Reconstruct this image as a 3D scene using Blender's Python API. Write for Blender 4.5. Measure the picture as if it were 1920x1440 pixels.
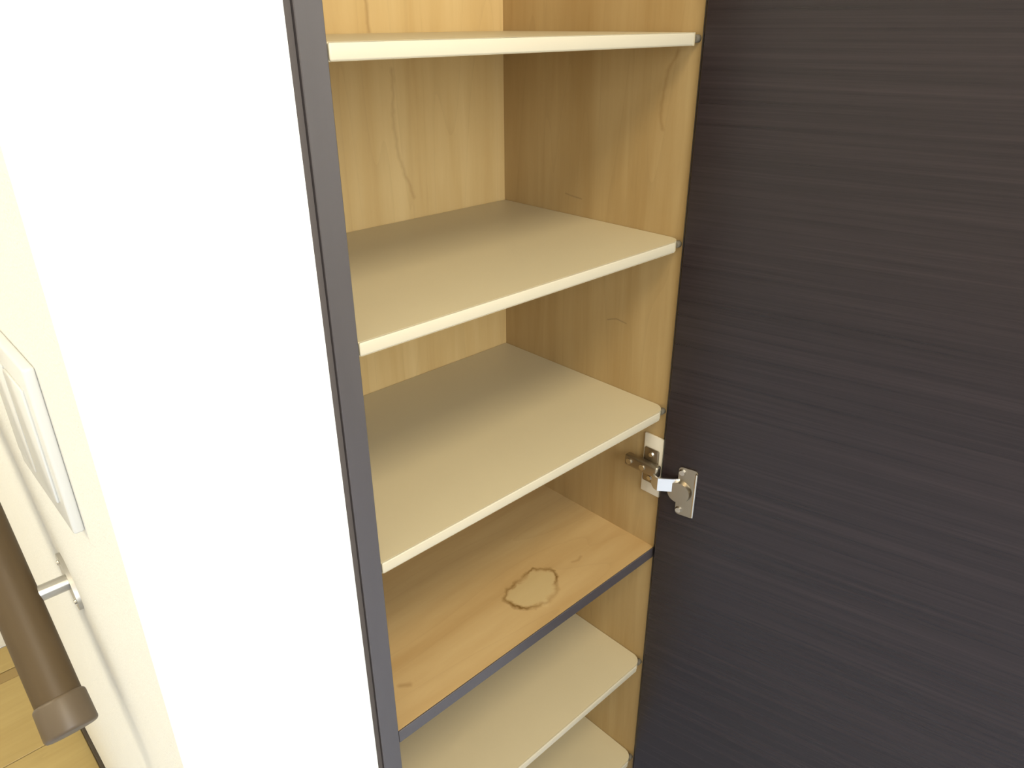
import bpy, bmesh, math, random
from mathutils import Matrix, Vector

random.seed(4)
for o in list(bpy.data.objects):
    bpy.data.objects.remove(o)
scene = bpy.context.scene
COL = scene.collection

# ------------------------------------------------------------------ camera
ZF = 1.14                                   # floor is z = 0, survey zero sits 1.14 m above it
F_PX = 1399.6
cam_d = bpy.data.cameras.new('camera')
cam_d.sensor_width = 36.0
cam_d.lens = F_PX / 1920 * 36.0
cam_d.clip_start = 0.02
cam = bpy.data.objects.new('camera', cam_d)
COL.objects.link(cam)
right = Vector((0.72510805, -0.68861019, -0.00585874))
down = Vector((-0.30547483, -0.31401749, -0.89893167))
fwd = Vector((0.61717376, 0.65361228, -0.43804969))
M4 = Matrix((right, -down, -fwd)).transposed().to_4x4()
M4.translation = Vector((-0.28499, -0.47789, 0.04054 + ZF))
cam.matrix_world = M4
scene.camera = cam

# ------------------------------------------------------------------ world, lights, exposure
world = bpy.data.worlds.new('world')
scene.world = world
world.use_nodes = True
world.node_tree.nodes['Background'].inputs[0].default_value = (0.80, 0.88, 1.0, 1)
world.node_tree.nodes['Background'].inputs[1].default_value = 0.25


def area(name, loc, target, sx, sy, power, color):
    d = bpy.data.lights.new(name, 'AREA')
    d.shape = 'RECTANGLE'
    d.size, d.size_y, d.energy, d.color = sx, sy, power, color
    o = bpy.data.objects.new(name, d)
    COL.objects.link(o)
    o.location = loc
    o.rotation_euler = (Vector(target) - Vector(loc)).to_track_quat('-Z', 'Y').to_euler()
    return o


# unseen sources added for the light: rear entrance daylight and two assumed ceiling lamps
area('added_daylight', (-0.25, -1.66, 1.46), (-0.25, 0.0, 1.46), 0.84, 1.10, 30, (0.86, 0.92, 1.0))
area('added_ceiling_light', (-0.22, -1.02, 2.33), (-0.22, -1.02, 0.0), 0.56, 0.56, 23, (1.0, 0.86, 0.62))
area('added_hall_light', (-1.45, 0.55, 2.33), (-1.45, 0.55, 0.0), 0.50, 0.50, 19.5, (1.0, 0.88, 0.64))  # added to brighten the side wall behind the handrail
vs = scene.view_settings
vs.view_transform = 'Standard'
vs.look = 'None'
vs.gamma = 1.0
vs.use_curve_mapping = False
vs.exposure = 0.0


# ------------------------------------------------------------------ node helpers
def new_mat(name):
    m = bpy.data.materials.new(name)
    m.use_nodes = True
    nt = m.node_tree
    return m, nt, nt.nodes['Principled BSDF']


def N(nt, kind, **kw):
    n = nt.nodes.new(kind)
    for k, v in kw.items():
        setattr(n, k, v)
    return n


def setin(nt, n, i, v):
    if isinstance(v, bpy.types.NodeSocket):
        nt.links.new(v, n.inputs[i])
    elif v is not None:
        n.inputs[i].default_value = v


def math_n(nt, op, a, b=None, c=None, clamp=False):
    n = N(nt, 'ShaderNodeMath', operation=op)
    n.use_clamp = clamp
    for i, v in enumerate((a, b, c)):
        setin(nt, n, i, v)
    return n.outputs[0]


def mix(nt, fac, a, b, mode='MIX'):
    n = N(nt, 'ShaderNodeMix', data_type='RGBA', blend_type=mode)
    setin(nt, n, 0, fac)
    for i, v in ((6, a), (7, b)):
        if isinstance(v, tuple):
            v = (*v[:3], 1)
        setin(nt, n, i, v)
    return n.outputs[2]


def ramp(nt, fac, stops, interp='LINEAR'):
    n = N(nt, 'ShaderNodeValToRGB')
    n.color_ramp.interpolation = interp
    el = n.color_ramp.elements
    while len(el) < len(stops):
        el.new(0.5)
    for e, (p, c) in zip(el, stops):
        e.position = p
        e.color = (c, c, c, 1) if isinstance(c, (int, float)) else (*c, 1)
    setin(nt, n, 0, fac)
    return n.outputs[0]


def coords(nt, scale=(1, 1, 1), loc=(0, 0, 0)):
    tc = N(nt, 'ShaderNodeTexCoord')
    mp = N(nt, 'ShaderNodeMapping')
    mp.inputs['Scale'].default_value = scale
    mp.inputs['Location'].default_value = loc
    nt.links.new(tc.outputs['Object'], mp.inputs['Vector'])
    return mp.outputs[0]


def noise(nt, vec, scale, detail=4, rough=0.55, dist=0.0):
    n = N(nt, 'ShaderNodeTexNoise')
    nt.links.new(vec, n.inputs['Vector'])
    n.inputs['Scale'].default_value = scale
    n.inputs['Detail'].default_value = detail
    n.inputs['Roughness'].default_value = rough
    n.inputs['Distortion'].default_value = dist
    return n.outputs['Fac']


def bump(nt, bsdf, height, strength, dist=0.001):
    b = N(nt, 'ShaderNodeBump')
    b.inputs['Strength'].default_value = strength
    b.inputs['Distance'].default_value = dist
    nt.links.new(height, b.inputs['Height'])
    nt.links.new(b.outputs[0], bsdf.inputs['Normal'])


def seg_mask(nt, sep, ax, pts, width, vary=None):
    """1 along a polyline drawn on two object axes, fading to 0 at `width`."""
    u0, v0 = sep.outputs[ax[0]], sep.outputs[ax[1]]
    if vary is not None:
        u0 = math_n(nt, 'ADD', u0, vary)
    res = None
    for (a, b), (c, d) in zip(pts[:-1], pts[1:]):
        du, dv = c - a, d - b
        l2 = du * du + dv * dv
        pu, pv = math_n(nt, 'SUBTRACT', u0, a), math_n(nt, 'SUBTRACT', v0, b)
        t = math_n(nt, 'ADD', math_n(nt, 'MULTIPLY', pu, du / l2), math_n(nt, 'MULTIPLY', pv, dv / l2), clamp=True)
        eu = math_n(nt, 'SUBTRACT', pu, math_n(nt, 'MULTIPLY', t, du))
        ev = math_n(nt, 'SUBTRACT', pv, math_n(nt, 'MULTIPLY', t, dv))
        dist = math_n(nt, 'SQRT', math_n(nt, 'ADD', math_n(nt, 'MULTIPLY', eu, eu), math_n(nt, 'MULTIPLY', ev, ev)))
        res = dist if res is None else math_n(nt, 'MINIMUM', res, dist)
    return math_n(nt, 'SUBTRACT', 1.0, math_n(nt, 'DIVIDE', res, width), clamp=True)


# ------------------------------------------------------------------ materials
def plywood(name, sc, light, dark, seed, marks=(), rough=0.5, stain=None):
    """Pale birch-type veneer; sc is the scale per axis (small along the grain)."""
    m, nt, bs = new_mat(name)
    v = coords(nt, sc, (seed, seed * 1.7, seed * 0.6))
    n1 = noise(nt, v, 1.0, 3, 0.5, 0.6)
    v2 = coords(nt, tuple(s * 5 for s in sc), (seed * 2, 0, seed))
    n2 = noise(nt, v2, 1.0, 5, 0.65, 0.2)
    f = math_n(nt, 'ADD', math_n(nt, 'MULTIPLY', n1, 0.75), math_n(nt, 'MULTIPLY', n2, 0.25))
    mid = tuple((a + b) / 2 for a, b in zip(light, dark))
    col = ramp(nt, f, [(0.30, dark), (0.5, mid), (0.68, light)])
    # flame figure: thin contour lines of a stretched noise
    v3 = coords(nt, tuple(s * 0.55 for s in sc), (seed * 3, seed, 0))
    n3 = noise(nt, v3, 1.0, 1, 0.4, 0.8)
    saw = math_n(nt, 'FRACT', math_n(nt, 'MULTIPLY', n3, 9.0))
    line = ramp(nt, saw, [(0.0, 1.0), (0.10, 0.25), (0.35, 0.0), (1.0, 0.0)])
    col = mix(nt, math_n(nt, 'MULTIPLY', line, 0.12), col, tuple(c * 0.62 for c in dark))
    sep = None
    for ax, pts, w, amt, c in marks:
        if sep is None:
            tc = N(nt, 'ShaderNodeTexCoord')
            sep = N(nt, 'ShaderNodeSeparateXYZ')
            nt.links.new(tc.outputs['Object'], sep.inputs[0])
            wob = math_n(nt, 'MULTIPLY', math_n(nt, 'SUBTRACT', noise(nt, coords(nt), 60, 2), 0.5), 0.008)
        mk = seg_mask(nt, sep, ax, pts, w, wob)
        col = mix(nt, math_n(nt, 'MULTIPLY', mk, amt), col, c)
    if stain:
        col = stain(nt, col)
    nt.links.new(col, bs.inputs['Base Color'])
    bs.inputs['Roughness'].default_value = rough
    bs.inputs['Specular IOR Level'].default_value = 0.35
    bump(nt, bs, n2, 0.06)
    return m


STAIN_C = (0.257, 0.057)
STAIN_R = [(6.5, .0449), (17, .0446), (29.5, .0387), (46.5, .0387), (71, .0265), (95.6, .0242), (123, .0263), (142.4, .0345),
           (165, .0428), (184, .0410), (204.4, .041), (217.7, .0359), (238.7, .0315), (263.4, .0291), (287.8, .0283),
           (315.9, .0315), (336.6, .0301), (350.8, .0371)]
RING = [(0, .8), (30, .55), (50, .9), (90, .25), (125, .7), (150, .6), (170, .75), (186, 1.0), (205, 1.0), (225, .7), (260, .3), (300, .28), (330, .45), (350, 1.0)]


def water_stain(nt, col):
    tc = N(nt, 'ShaderNodeTexCoord')
    nz = N(nt, 'ShaderNodeTexNoise')
    nt.links.new(tc.outputs['Object'], nz.inputs['Vector'])
    nz.inputs['Scale'].default_value = 110
    nz.inputs['Detail'].default_value = 3
    off = N(nt, 'ShaderNodeVectorMath', operation='MULTIPLY_ADD')
    nt.links.new(nz.outputs['Color'], off.inputs[0])
    off.inputs[1].default_value = (0.012, 0.012, 0)
    off.inputs[2].default_value = (-0.006 - STAIN_C[0], -0.006 - STAIN_C[1], 0)
    add = N(nt, 'ShaderNodeVectorMath', operation='ADD')
    nt.links.new(tc.outputs['Object'], add.inputs[0])
    nt.links.new(off.outputs[0], add.inputs[1])
    sp = N(nt, 'ShaderNodeSeparateXYZ')
    nt.links.new(add.outputs[0], sp.inputs[0])
    ang = math_n(nt, 'ARCTAN2', sp.outputs[1], sp.outputs[0])
    a01 = math_n(nt, 'FRACT', math_n(nt, 'ADD', math_n(nt, 'DIVIDE', ang, 2 * math.pi), 1.0))
    rr = math_n(nt, 'SQRT', math_n(nt, 'ADD', math_n(nt, 'MULTIPLY', sp.outputs[0], sp.outputs[0]),
                                   math_n(nt, 'MULTIPLY', sp.outputs[1], sp.outputs[1])))
    st = [(0.0, .041 / .05)] + [(a / 360, r / .05) for a, r in STAIN_R] + [(1.0, .041 / .05)]
    # colour ramps store display-linear greys, so the radius comes back unchanged
    rad = math_n(nt, 'MULTIPLY', ramp(nt, a01, st), .05)
    ringamt = ramp(nt, a01, [(a / 360, v) for a, v in RING] + [(1.0, .8)])
    d = math_n(nt, 'SUBTRACT', rr, rad)
    ring = math_n(nt, 'SUBTRACT', 1.0, math_n(nt, 'DIVIDE', math_n(nt, 'ABSOLUTE', d), 0.0050), clamp=True)
    inside = math_n(nt, 'MULTIPLY', d, -140.0, clamp=True)
    col = mix(nt, math_n(nt, 'MULTIPLY', inside, 0.5), col, (0.52, 0.41, 0.20))
    return mix(nt, math_n(nt, 'MULTIPLY', math_n(nt, 'MULTIPLY', ring, ringamt), 1.0), col, (0.17, 0.085, 0.014))


def dark_laminate(name, sc, a, b, rough=0.38):
    m, nt, bs = new_mat(name)
    n1 = noise(nt, coords(nt, sc), 1.0, 6, 0.7, 0.15)
    n2 = noise(nt, coords(nt, tuple(s * 0.3 for s in sc), (3, 1, 2)), 1.0, 2, 0.5, 0.3)
    f = math_n(nt, 'ADD', math_n(nt, 'MULTIPLY', n1, 0.65), math_n(nt, 'MULTIPLY', n2, 0.35))
    nt.links.new(ramp(nt, f, [(0.34, b), (0.50, tuple((x + y) / 2 for x, y in zip(a, b))), (0.64, a)]), bs.inputs['Base Color'])
    bs.inputs['Roughness'].default_value = rough
    bump(nt, bs, n1, 0.12)
    return m


def plain(name, col, rough=0.5, metal=0.0, var=0.06, scale=8.0, bstr=0.0, bscale=200, spec=0.5):
    m, nt, bs = new_mat(name)
    n1 = noise(nt, coords(nt), scale, 3)
    c = mix(nt, n1, tuple(max(0, x * (1 - var)) for x in col), tuple(min(1, x * (1 + var)) for x in col))
    nt.links.new(c, bs.inputs['Base Color'])
    bs.inputs['Roughness'].default_value = rough
    bs.inputs['Metallic'].default_value = metal
    bs.inputs['Specular IOR Level'].default_value = spec
    if bstr:
        bump(nt, bs, noise(nt, coords(nt), bscale, 4, 0.6), bstr, 0.002)
    return m


LIGHT, DARK = (0.475, 0.335, 0.150), (0.365, 0.232, 0.086)
brown = (0.20, 0.095, 0.02)
M_side = plywood('birch_veneer_side', (1, 22, 1.6), LIGHT, DARK, 1.3, marks=[
    ((1, 2), [(.030, 1.150), (.040, 1.130), (.045, 1.110), (.046, 1.085), (.041, 1.070)], .0035, 0.35, brown),
    ((1, 2), [(.105, .825), (.090, .830), (.074, .828)], .0014, 0.6, (.18, .12, .06)),
    ((1, 2), [(.187, .978), (.172, .976), (.159, .975)], .0014, 0.5, (.18, .12, .06))])
M_back = plywood('birch_veneer_back', (20, 1, 1.6), (0.61, 0.435, 0.19), (0.50, 0.325, 0.118), 4.1, marks=[
    ((0, 2), [(.263, 1.13), (.259, 1.065), (.265, 1.027), (.282, .979)], .004, 0.25, brown),
    ((0, 2), [(.232, 1.30), (.235, 1.17)], .004, 0.4, brown)])
M_divider = plywood('birch_veneer_divider', (2.2, 16, 1), (0.55, 0.385, 0.175), (0.44, 0.280, 0.110), 7.7, stain=water_stain, marks=[
    ((0, 1), [(.246, .026), (.250, .030)], .006, 0.25, (.7, .55, .3)),
    ((0, 1), [(.332, .058), (.342, .055), (.350, .058)], .003, 0.35, brown),
    ((0, 1), [(.036, .048), (.046, .042)], .005, 0.4, brown)])
M_shelf = plain('cream_laminate', (0.56, 0.475, 0.295), 0.42, var=0.03)
M_edge = plain('cream_edge_band', (0.55, 0.485, 0.345), 0.35, var=0.02)
M_dark = dark_laminate('dark_grain_laminate', (2.5, 2.5, 240), (0.027, 0.0180, 0.0180), (0.011, 0.0068, 0.0068), 0.27)
M_dark.node_tree.nodes['Principled BSDF'].inputs['Specular IOR Level'].default_value = 0.38
M_dark_edge = dark_laminate('dark_edge_laminate', (30, 30, 3), (0.060, 0.050, 0.050), (0.050, 0.041, 0.041), 0.33)
M_dark_edge.node_tree.nodes['Principled BSDF'].inputs['Specular IOR Level'].default_value = 1.0
M_side_strip = plain('dark_matte_strip', (0.085, 0.072, 0.064), 0.8, spec=0.2)
M_chrome = plain('nickel_steel', (0.72, 0.68, 0.60), 0.24, 1.0, var=0.04)
M_link = plain('bright_nickel_link', (0.93, 0.93, 0.92), 0.38, 1.0, var=0.01)
M_chrome_dark = plain('nickel_steel_dull', (0.40, 0.35, 0.27), 0.36, 1.0, var=0.08)
M_spacer = plain('cream_plastic_spacer', (0.72, 0.65, 0.50), 0.4, var=0.02)
M_pin = plain('grey_shelf_pin', (0.15, 0.13, 0.095), 0.6, 0.0, spec=0.2)
M_wall = plain('white_wallpaper', (0.86, 0.85, 0.80), 0.85, var=0.02, scale=30, bstr=0.55, bscale=320, spec=0.2)
M_ceiling = plain('ceiling_paper', (0.85, 0.84, 0.80), 0.9, spec=0.2)
M_tile = plain('pale_entrance_floor', (0.47, 0.54, 0.70), 0.45, var=0.06, scale=5)
M_gap = plain('dark_floor_gap', (0.05, 0.035, 0.02), 0.5)
M_joint = plain('floor_joint', (0.30, 0.205, 0.075), 0.6)
M_plank = plywood('yellow_floor_board', (2.0, 26, 1), (0.43, 0.32, 0.125), (0.36, 0.255, 0.09), 9.2, rough=0.35)
M_rail = plywood('brown_rail_wood', (24, 2.0, 2.0), (0.090, 0.059, 0.026), (0.064, 0.039, 0.015), 2.4, rough=0.5)
M_cap = plain('brown_plastic_cap', (0.098, 0.069, 0.040), 0.45)
M_bracket = plain('brushed_bracket_metal', (0.50, 0.48, 0.44), 0.30, 1.0)
M_switch = plain('white_switch_plastic', (0.68, 0.68, 0.65), 0.25, var=0.01)
M_lamp, _nt, _b = new_mat('lamp_glass')  # glowing glass of the assumed, unseen ceiling lamps
_b.inputs['Emission Color'].default_value = (1.0, 0.86, 0.62, 1)
_b.inputs['Emission Strength'].default_value = 3.0


# ------------------------------------------------------------------ mesh helpers
def add_box(bm, x0, x1, y0, y1, z0, z1):
    r = bmesh.ops.create_cube(bm, size=1.0)
    for v in r['verts']:
        v.co = Vector(((x0 + x1) / 2 + v.co.x * (x1 - x0), (y0 + y1) / 2 + v.co.y * (y1 - y0), (z0 + z1) / 2 + v.co.z * (z1 - z0)))
    return r['verts']


def add_prism(bm, pts, z0, z1):
    """Extrude a counter-clockwise outline (x, y) from z0 to z1."""
    lo = [bm.verts.new((x, y, z0)) for x, y in pts]
    hi = [bm.verts.new((x, y, z1)) for x, y in pts]
    bm.faces.new(list(reversed(lo)))
    bm.faces.new(hi)
    for i in range(len(pts)):
        j = (i + 1) % len(pts)
        bm.faces.new((lo[i], lo[j], hi[j], hi[i]))
    return lo + hi


def add_cyl(bm, p0, p1, r, seg=24, r2=None):
    p0, p1 = Vector(p0), Vector(p1)
    d = p1 - p0
    mat = Matrix.Translation((p0 + p1) / 2) @ d.to_track_quat('Z', 'Y').to_matrix().to_4x4()
    return bmesh.ops.create_cone(bm, cap_ends=True, segments=seg, radius1=r, radius2=r if r2 is None else r2, depth=d.length, matrix=mat)['verts']


def bevel(bm, w, seg=2):
    bmesh.ops.bevel(bm, geom=[e for e in bm.edges if e.calc_face_angle(0) > 0.6], offset=w, segments=seg, profile=0.5, affect='EDGES')


def obj(name, bm, m, parent=None, smooth=True):
    bmesh.ops.recalc_face_normals(bm, faces=bm.faces[:])
    me = bpy.data.meshes.new(name)
    bm.to_mesh(me)
    bm.free()
    me.materials.append(m)
    if smooth:
        me.shade_smooth()
        me.set_sharp_from_angle(angle=0.6)
    o = bpy.data.objects.new(name, me)
    COL.objects.link(o)
    o.parent = parent
    return o


def box(name, b, m, parent=None, bev=0.0, seg=2):
    bm = bmesh.new()
    add_box(bm, *b)
    if bev:
        bevel(bm, bev, seg)
    return obj(name, bm, m, parent)


def tag(o, label, cat, group=None):
    o['label'] = label
    o['category'] = cat
    if group:
        o['group'] = group
    return o


def struct(o, label=None):
    o['kind'] = 'structure'
    if label:
        o['label'] = label
    return o


def thing(name, label, cat):
    o = bpy.data.objects.new(name, None)
    COL.objects.link(o)
    return tag(o, label, cat)


# ------------------------------------------------------------------ setting
XC = -0.1997            # outer corner of the white wall
YP = 0.0020             # its front plane
W, D = 0.44, 0.3023     # clear width and depth of the cabinet
TS = 0.0213             # side panel thickness
CZ0, CZ1 = 0.0, 2.12    # cabinet bottom and top
X0, X1, Y0, Y1, H = -2.10, 0.86, -1.70, 1.115, 2.40


def boxes(name, lst, m, label):
    bm = bmesh.new()
    for b in lst:
        add_box(bm, *b)
    return struct(obj(name, bm, m, None, False), label)


floor = boxes('floor', [(X0, X1, Y0, 0.45, -0.12, 0.0), (X0, X1, 0.45, Y1, -0.12, -0.012)], M_tile, 'pale entrance floor with yellow boards in the hall')
joint = box('board_underlay', (X0 + .001, XC - .006, 0.451, Y1 - .001, -0.012, -0.003), M_joint, floor)
seams = [0.45, 0.62, 0.789, 1.006, 1.037, 1.115]
for a, b in zip(seams[:-1], seams[1:]):
    box('floor_board', (X0 + .002, XC - .0065, a + .0008, b - .0008, -0.003, 0.0 if b - a > 0.05 else -.0015), M_plank if b - a > .05 else M_joint, floor, 0.001, 1)
boxes('ceiling', [(X0, X1, Y0, Y1, H, H + .1)], M_ceiling, 'white papered ceiling')
boxes('wall_front', [(XC, -TS - .0060, YP, YP + .10, 0, H), (W + TS + .0006, X1, YP, YP + .10, 0, H), (-TS - .0006, W + TS + .0006, YP, YP + .10, CZ1 + .0006, H)],
      M_wall, 'white textured wallpaper wall beside the open cabinet')
boxes('wall_side', [(XC, XC + .10, YP + .10, Y1, 0, H)], M_wall, 'cream papered wall face behind the handrail')
boxes('wall_back', [(X0, XC, Y1, Y1 + .1, 0, H)], M_wall, 'cream wall at the end of the hall')
boxes('wall_left', [(X0 - .1, X0, Y0, Y1, 0, H)], M_wall, 'white papered hall wall')
boxes('wall_right', [(X1, X1 + .1, Y0, YP + .1, 0, H)], M_wall, 'white papered entrance wall')
boxes('wall_rear', [(X0, -.68, Y0 - .1, Y0, 0, H), (.18, X1, Y0 - .1, Y0, 0, H), (-.68, .18, Y0 - .1, Y0, 2.02, H)], M_wall, 'white wall around an assumed entrance opening')  # opening assumed, out of view, to let the added daylight in
struct(box('gap_strip_1', (XC - .006, XC, YP + .45, Y1, 0.0, 0.010), M_gap, None, .001, 1), 'thin dark strip for the gap where wall meets floor')  # dark of the open gap at the wall base, built as a solid strip

# unseen ceiling lamps, assumed for the light in entrance and hall
for lx, ly, lab in ((-0.22, -1.02, 'assumed round flush ceiling lamp, unseen, above the entrance'), (-1.45, 0.55, 'assumed round flush ceiling lamp, unseen, above the hall boards')):
    lamp = thing('unseen_ceiling_lamp', lab, 'lamp')
    lamp['group'] = 'unseen round ceiling lamps'
    lamp.location = (lx, ly, H)
    bm = bmesh.new()
    add_cyl(bm, (0, 0, 0), (0, 0, -.02), .17, 40)
    bevel(bm, .003)
    obj('lamp_base', bm, M_ceiling, lamp)
    bm = bmesh.new()
    add_cyl(bm, (0, 0, -.02), (0, 0, -.05), .15, 40, .12)
    bevel(bm, .006)
    obj('lamp_shade', bm, M_lamp, lamp)

# ------------------------------------------------------------------ shoe cabinet
cab = thing('shoe_cabinet', 'tall dark-faced shoe cabinet with pale wooden inside and open door', 'cabinet')
# left side panel: birch board with a dark front lipping
sp = box('side_panel', (-TS, 0, .020, D + .012, CZ0, CZ1), M_side, cab)
box('edge_band', (-TS, 0, 0, .020, CZ0, CZ1), M_dark_edge, sp, .0006, 1)
box('side_strip', (-TS - .0059, -TS - .0002, .0035, .06, CZ0, CZ1), M_side_strip, cab)  # dark matte strip between side panel and wall
sp = box('side_panel', (W, W + TS, .0012, D + .012, CZ0, CZ1), M_side, cab)
box('edge_band', (W + .0006, W + TS, 0, .0012, CZ0, CZ1), M_dark_edge, sp)
box('back_panel', (0, W, D, D + .009, CZ0 + .063, CZ1 - .02), M_back, cab)
box('top_panel', (0, W, .0005, D, CZ1 - .02, CZ1), M_side, cab)
box('plinth', (0, W, .02, .035, CZ0, CZ0 + .063), M_dark_edge, cab)

T = 0.0123


def shelf_board(ztop, yf=0.0015, band=True):
    """Loose-fit shelf: rounded front corners, cream edge band, grey pins under its ends."""
    g, r = .0007, .017
    band_t = .0018
    out = [(g, D - .001), (g, yf)]
    for k in range(0, 9):
        a = 1.5 * math.pi + k * math.pi / 16
        out.append((W - g - r + r * math.cos(a), yf + r + r * math.sin(a)))
    out.append((W - g, D - .001))
    bm = bmesh.new()
    add_prism(bm, out, ztop - T, ztop)
    bevel(bm, .0008, 1)
    s = obj('shelf', bm, M_shelf, cab)
    # edge band along the straight front
    bm = bmesh.new()
    add_box(bm, g, W - g - r * .9, yf - band_t, yf + .0002, ztop - T + .0002, ztop - .0002)
    bevel(bm, .0016, 3)
    obj('edge_band', bm, M_edge, s)
    for x0, x1 in ((0.0, .010), (W - .010, W)):
        for y in (.160, D - .04):
            bm = bmesh.new()
            add_cyl(bm, (x0, y, ztop - T - .002), (x1, y, ztop - T - .002), .002, 12)
            obj('shelf_pin', bm, M_pin, s)
    # small grey cylinder in the notch at the hinge side
    bm = bmesh.new()
    add_cyl(bm, (W, yf + .0045, ztop - .006), (W - .008, yf + .0045, ztop - .006), .0040, 14)
    obj('notch_peg', bm, M_pin, s)
    return s


for zt in (1.5300, 0.0284 + ZF, -0.1876 + ZF, -0.4069 + ZF, -0.8446 + ZF, -1.0603 + ZF):  # first shelf is out of view, its height set to dim the top compartment
    shelf_board(zt)
# fixed divider with the stain, dark front edge
ZD = -0.6283 + ZF
dv = box('divider', (0, W, .0015, D, ZD - .0165, ZD), M_divider, cab)
box('edge_band', (0.0002, W - .0002, -.0002, .0015, ZD - .0165, ZD - .0002), M_dark_edge, dv, .0004, 1)

# door, swung open on the right-hand side
ang = math.radians(12.6)
dirv = Vector((math.sin(ang), -math.cos(ang), 0))       # from the hinge edge to the free edge
nrm = Vector((math.cos(ang), math.sin(ang), 0))         # from the inner face to the outer face
DOOR0 = Vector((W - .0062, -.0046, 0))
DW, DT = 0.475, .019
door = bpy.data.objects.new('door', None)
bm = bmesh.new()
add_box(bm, 0, DW, 0, DT, CZ0 + .03, CZ1)
bevel(bm, .0010, 1)
door = obj('door', bm, M_dark, cab)
DOOR_M = Matrix(((dirv.x, nrm.x, 0, DOOR0.x), (dirv.y, nrm.y, 0, DOOR0.y), (0, 0, 1, 0), (0, 0, 0, 1)))
door.matrix_local = DOOR_M


def make_hinge(zc):
    """Concealed cup hinge: spacer and arm on the side panel, flange plate and cup in the door."""
    h = box('hinge', (W - .0035, W, -.0015, .029, zc - .045, zc + .045), M_spacer, cab, .001)
    h['label'] = 'nickel concealed hinge on a cream spacer plate'
    # winged mounting plate
    bm = bmesh.new()
    add_box(bm, W - .0060, W - .0035, .003, .026, zc - .026, zc + .026)
    bevel(bm, .002)
    obj('mounting_plate', bm, M_chrome_dark, h)
    for dz in (-.018, .018):
        bm = bmesh.new()
        add_cyl(bm, (W - .0060, .014, zc + dz), (W - .0085, .014, zc + dz), .0042, 16, .003)
        obj('screw', bm, M_chrome, h)
    # arm: an inverted channel along the depth
    bm = bmesh.new()
    add_box(bm, W - .0170, W - .0060, -.004, .050, zc - .0085, zc + .0085)
    bevel(bm, .003, 3)
    obj('hinge_arm', bm, M_chrome_dark, h)
    for y in (.042, .020):
        bm = bmesh.new()
        add_cyl(bm, (W - .0170, y, zc), (W - .0185, y, zc), .0042, 16)
        obj('screw', bm, M_chrome, h)
    # bent link between the arm and the cup
    path = [(W - .014, .004), (W - .020, -.004), (W - .0215, -.010), (W - .009, -.025), (W - .004, -.029), (W + .006, -.034)]
    th = .0022
    bm = bmesh.new()
    left, rightp = [], []
    for i, pnt in enumerate(path):
        a = Vector(path[max(i - 1, 0)])
        b = Vector(path[min(i + 1, len(path) - 1)])
        t = (b - a).normalized()
        n = Vector((-t.y, t.x))
        left.append(Vector(pnt) + n * th / 2)
        rightp.append(Vector(pnt) - n * th / 2)
    add_prism(bm, [tuple(v) for v in left] + [tuple(v) for v in reversed(rightp)], zc - .020, zc - .001)
    obj('hinge_link', bm, M_link, h)
    # flange plate with cup on the door's inner face (door space: x along the door, y into the board)
    zf = zc - .019
    Mx = DOOR_M

    def door_part(name, bm_, m_):
        bm_.transform(Mx)
        return obj(name, bm_, m_, h)
    bm = bmesh.new()
    pts = []
    x0, x1, hz, r = .024, .050, .0365, .005
    for cx_, cz_, a0 in ((x0 + r, zf - hz + r, 180), (x1 - r, zf - hz + r, 270), (x1 - r, zf + hz - r, 0), (x0 + r, zf + hz - r, 90)):
        for k in range(5):
            a = math.radians(a0 + k * 22.5)
            pts.append((cx_ + r * math.cos(a), cz_ + r * math.sin(a)))
    add_prism(bm, pts, 0, .0022)
    bm.transform(Matrix(((1, 0, 0, 0), (0, 0, -1, 0), (0, 1, 0, 0), (0, 0, 0, 1))))
    door_part('hinge_flange', bm, M_chrome_dark)
    bm = bmesh.new()
    add_box(bm, x1 - .003, x1 + .0005, -.0060, -.0001, zf - hz + .003, zf + hz - .003)
    bevel(bm, .001)
    door_part('flange_lip', bm, M_chrome)
    bm = bmesh.new()
    add_cyl(bm, (.028, -.0021, zf), (.028, -.0085, zf), .0165, 28, .015)
    door_part('hinge_cup', bm, M_chrome_dark)
    for dz in (-.029, .029):
        bm = bmesh.new()
        add_cyl(bm, (.029, -.0020, zf + dz), (.029, -.0050, zf + dz), .0050, 16, .0036)
        door_part('screw', bm, M_chrome)
    return h


for zc in (-0.498 + ZF, 1.95):
    make_hinge(zc)

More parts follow.
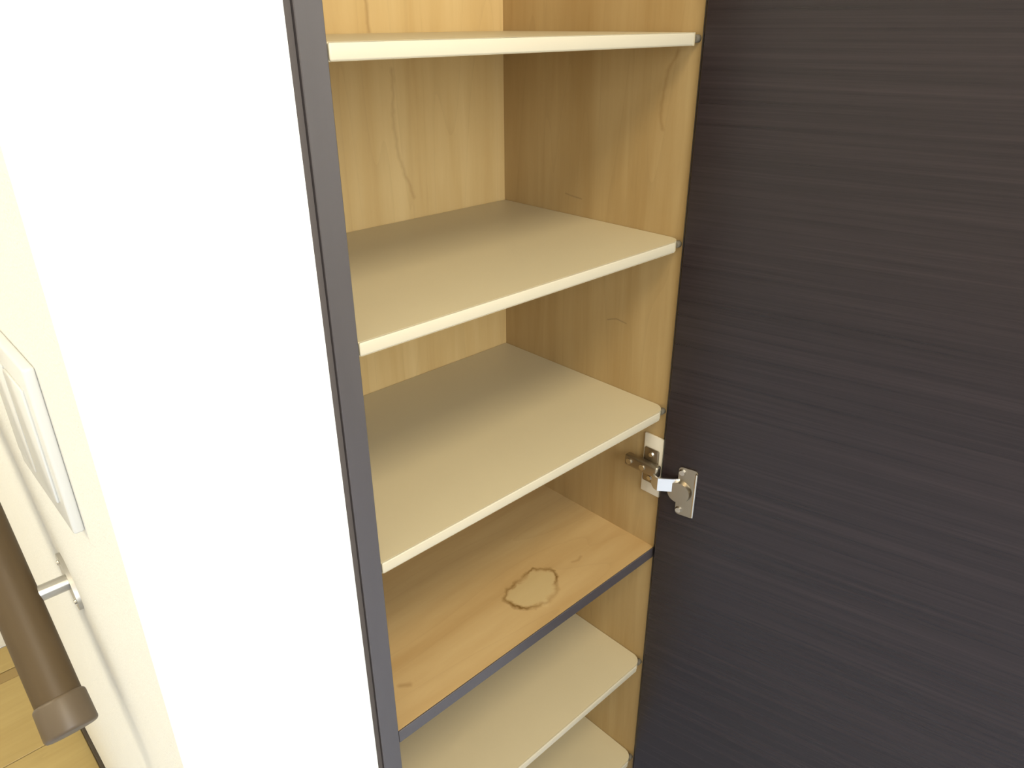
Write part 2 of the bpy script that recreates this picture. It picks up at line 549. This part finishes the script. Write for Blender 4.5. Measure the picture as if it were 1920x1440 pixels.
# ------------------------------------------------------------------ handrail on the side wall
rail = thing('handrail', 'sloping brown wooden handrail with end cap and metal bracket on cream wall', 'handrail')
XR = -0.250
A = math.radians(43)
rd = Vector((0, math.cos(A), math.sin(A)))
P0 = Vector((XR, 0.288, -0.485 + ZF))
E0 = P0 - rd * 0.140
E1 = P0 + rd * 0.52
bm = bmesh.new()
add_cyl(bm, E0 + rd * .034, E1 - rd * .034, .0213, 40)
obj('rail', bm, M_rail, rail)
for e, s in ((E0, 1), (E1, -1)):
    bm = bmesh.new()
    add_cyl(bm, e, e + rd * .036 * s, .0246, 40, .0240)
    bevel(bm, .004, 3)
    obj('end_cap', bm, M_cap, rail)
for k in (0.0, 0.36):
    c = P0 + rd * k
    br = bpy.data.objects.new('bracket', None)
    bm = bmesh.new()
    add_cyl(bm, (XC - .003, c.y, c.z), (XR + .012, c.y, c.z), .0085, 20)
    br = obj('bracket', bm, M_bracket, rail)
    bm = bmesh.new()
    n = 28
    pts = [(.033 * math.cos(2 * math.pi * i / n), .015 * math.sin(2 * math.pi * i / n)) for i in range(n)]
    add_prism(bm, pts, 0, .004)
    bevel(bm, .0012, 2)
    up = Vector((0, -math.sin(A), math.cos(A)))
    mx = Matrix(((0, 0, -1, XC), (rd.y, up.y, 0, c.y), (rd.z, up.z, 0, c.z), (0, 0, 0, 1)))
    bm.transform(mx)
    obj('base_plate', bm, M_bracket, br)
    for s in (-1, 1):
        q = c + rd * .023 * s
        bm = bmesh.new()
        add_cyl(bm, (XC - .004, q.y, q.z), (XC - .0058, q.y, q.z), .0035, 14, .0025)
        obj('screw', bm, M_chrome, br)

# ------------------------------------------------------------------ switch plate on the side wall
sw = thing('switch_plate', 'white plastic light switch plate near the wall corner above handrail', 'switch')
ya, yb, za, zb = 0.109, 0.262, -0.324 + ZF, -0.180 + ZF
box('plate', (XC - .0085, XC, ya, yb, za, zb), M_switch, sw, .0022, 3)
ym = (ya + yb) / 2
for u0, u1 in ((ya + .018, ym - .003), (ym + .003, yb - .018)):
    box('rocker', (XC - .0108, XC - .0080, u0, u1, za + .022, zb - .022), M_switch, sw, .0015, 2)
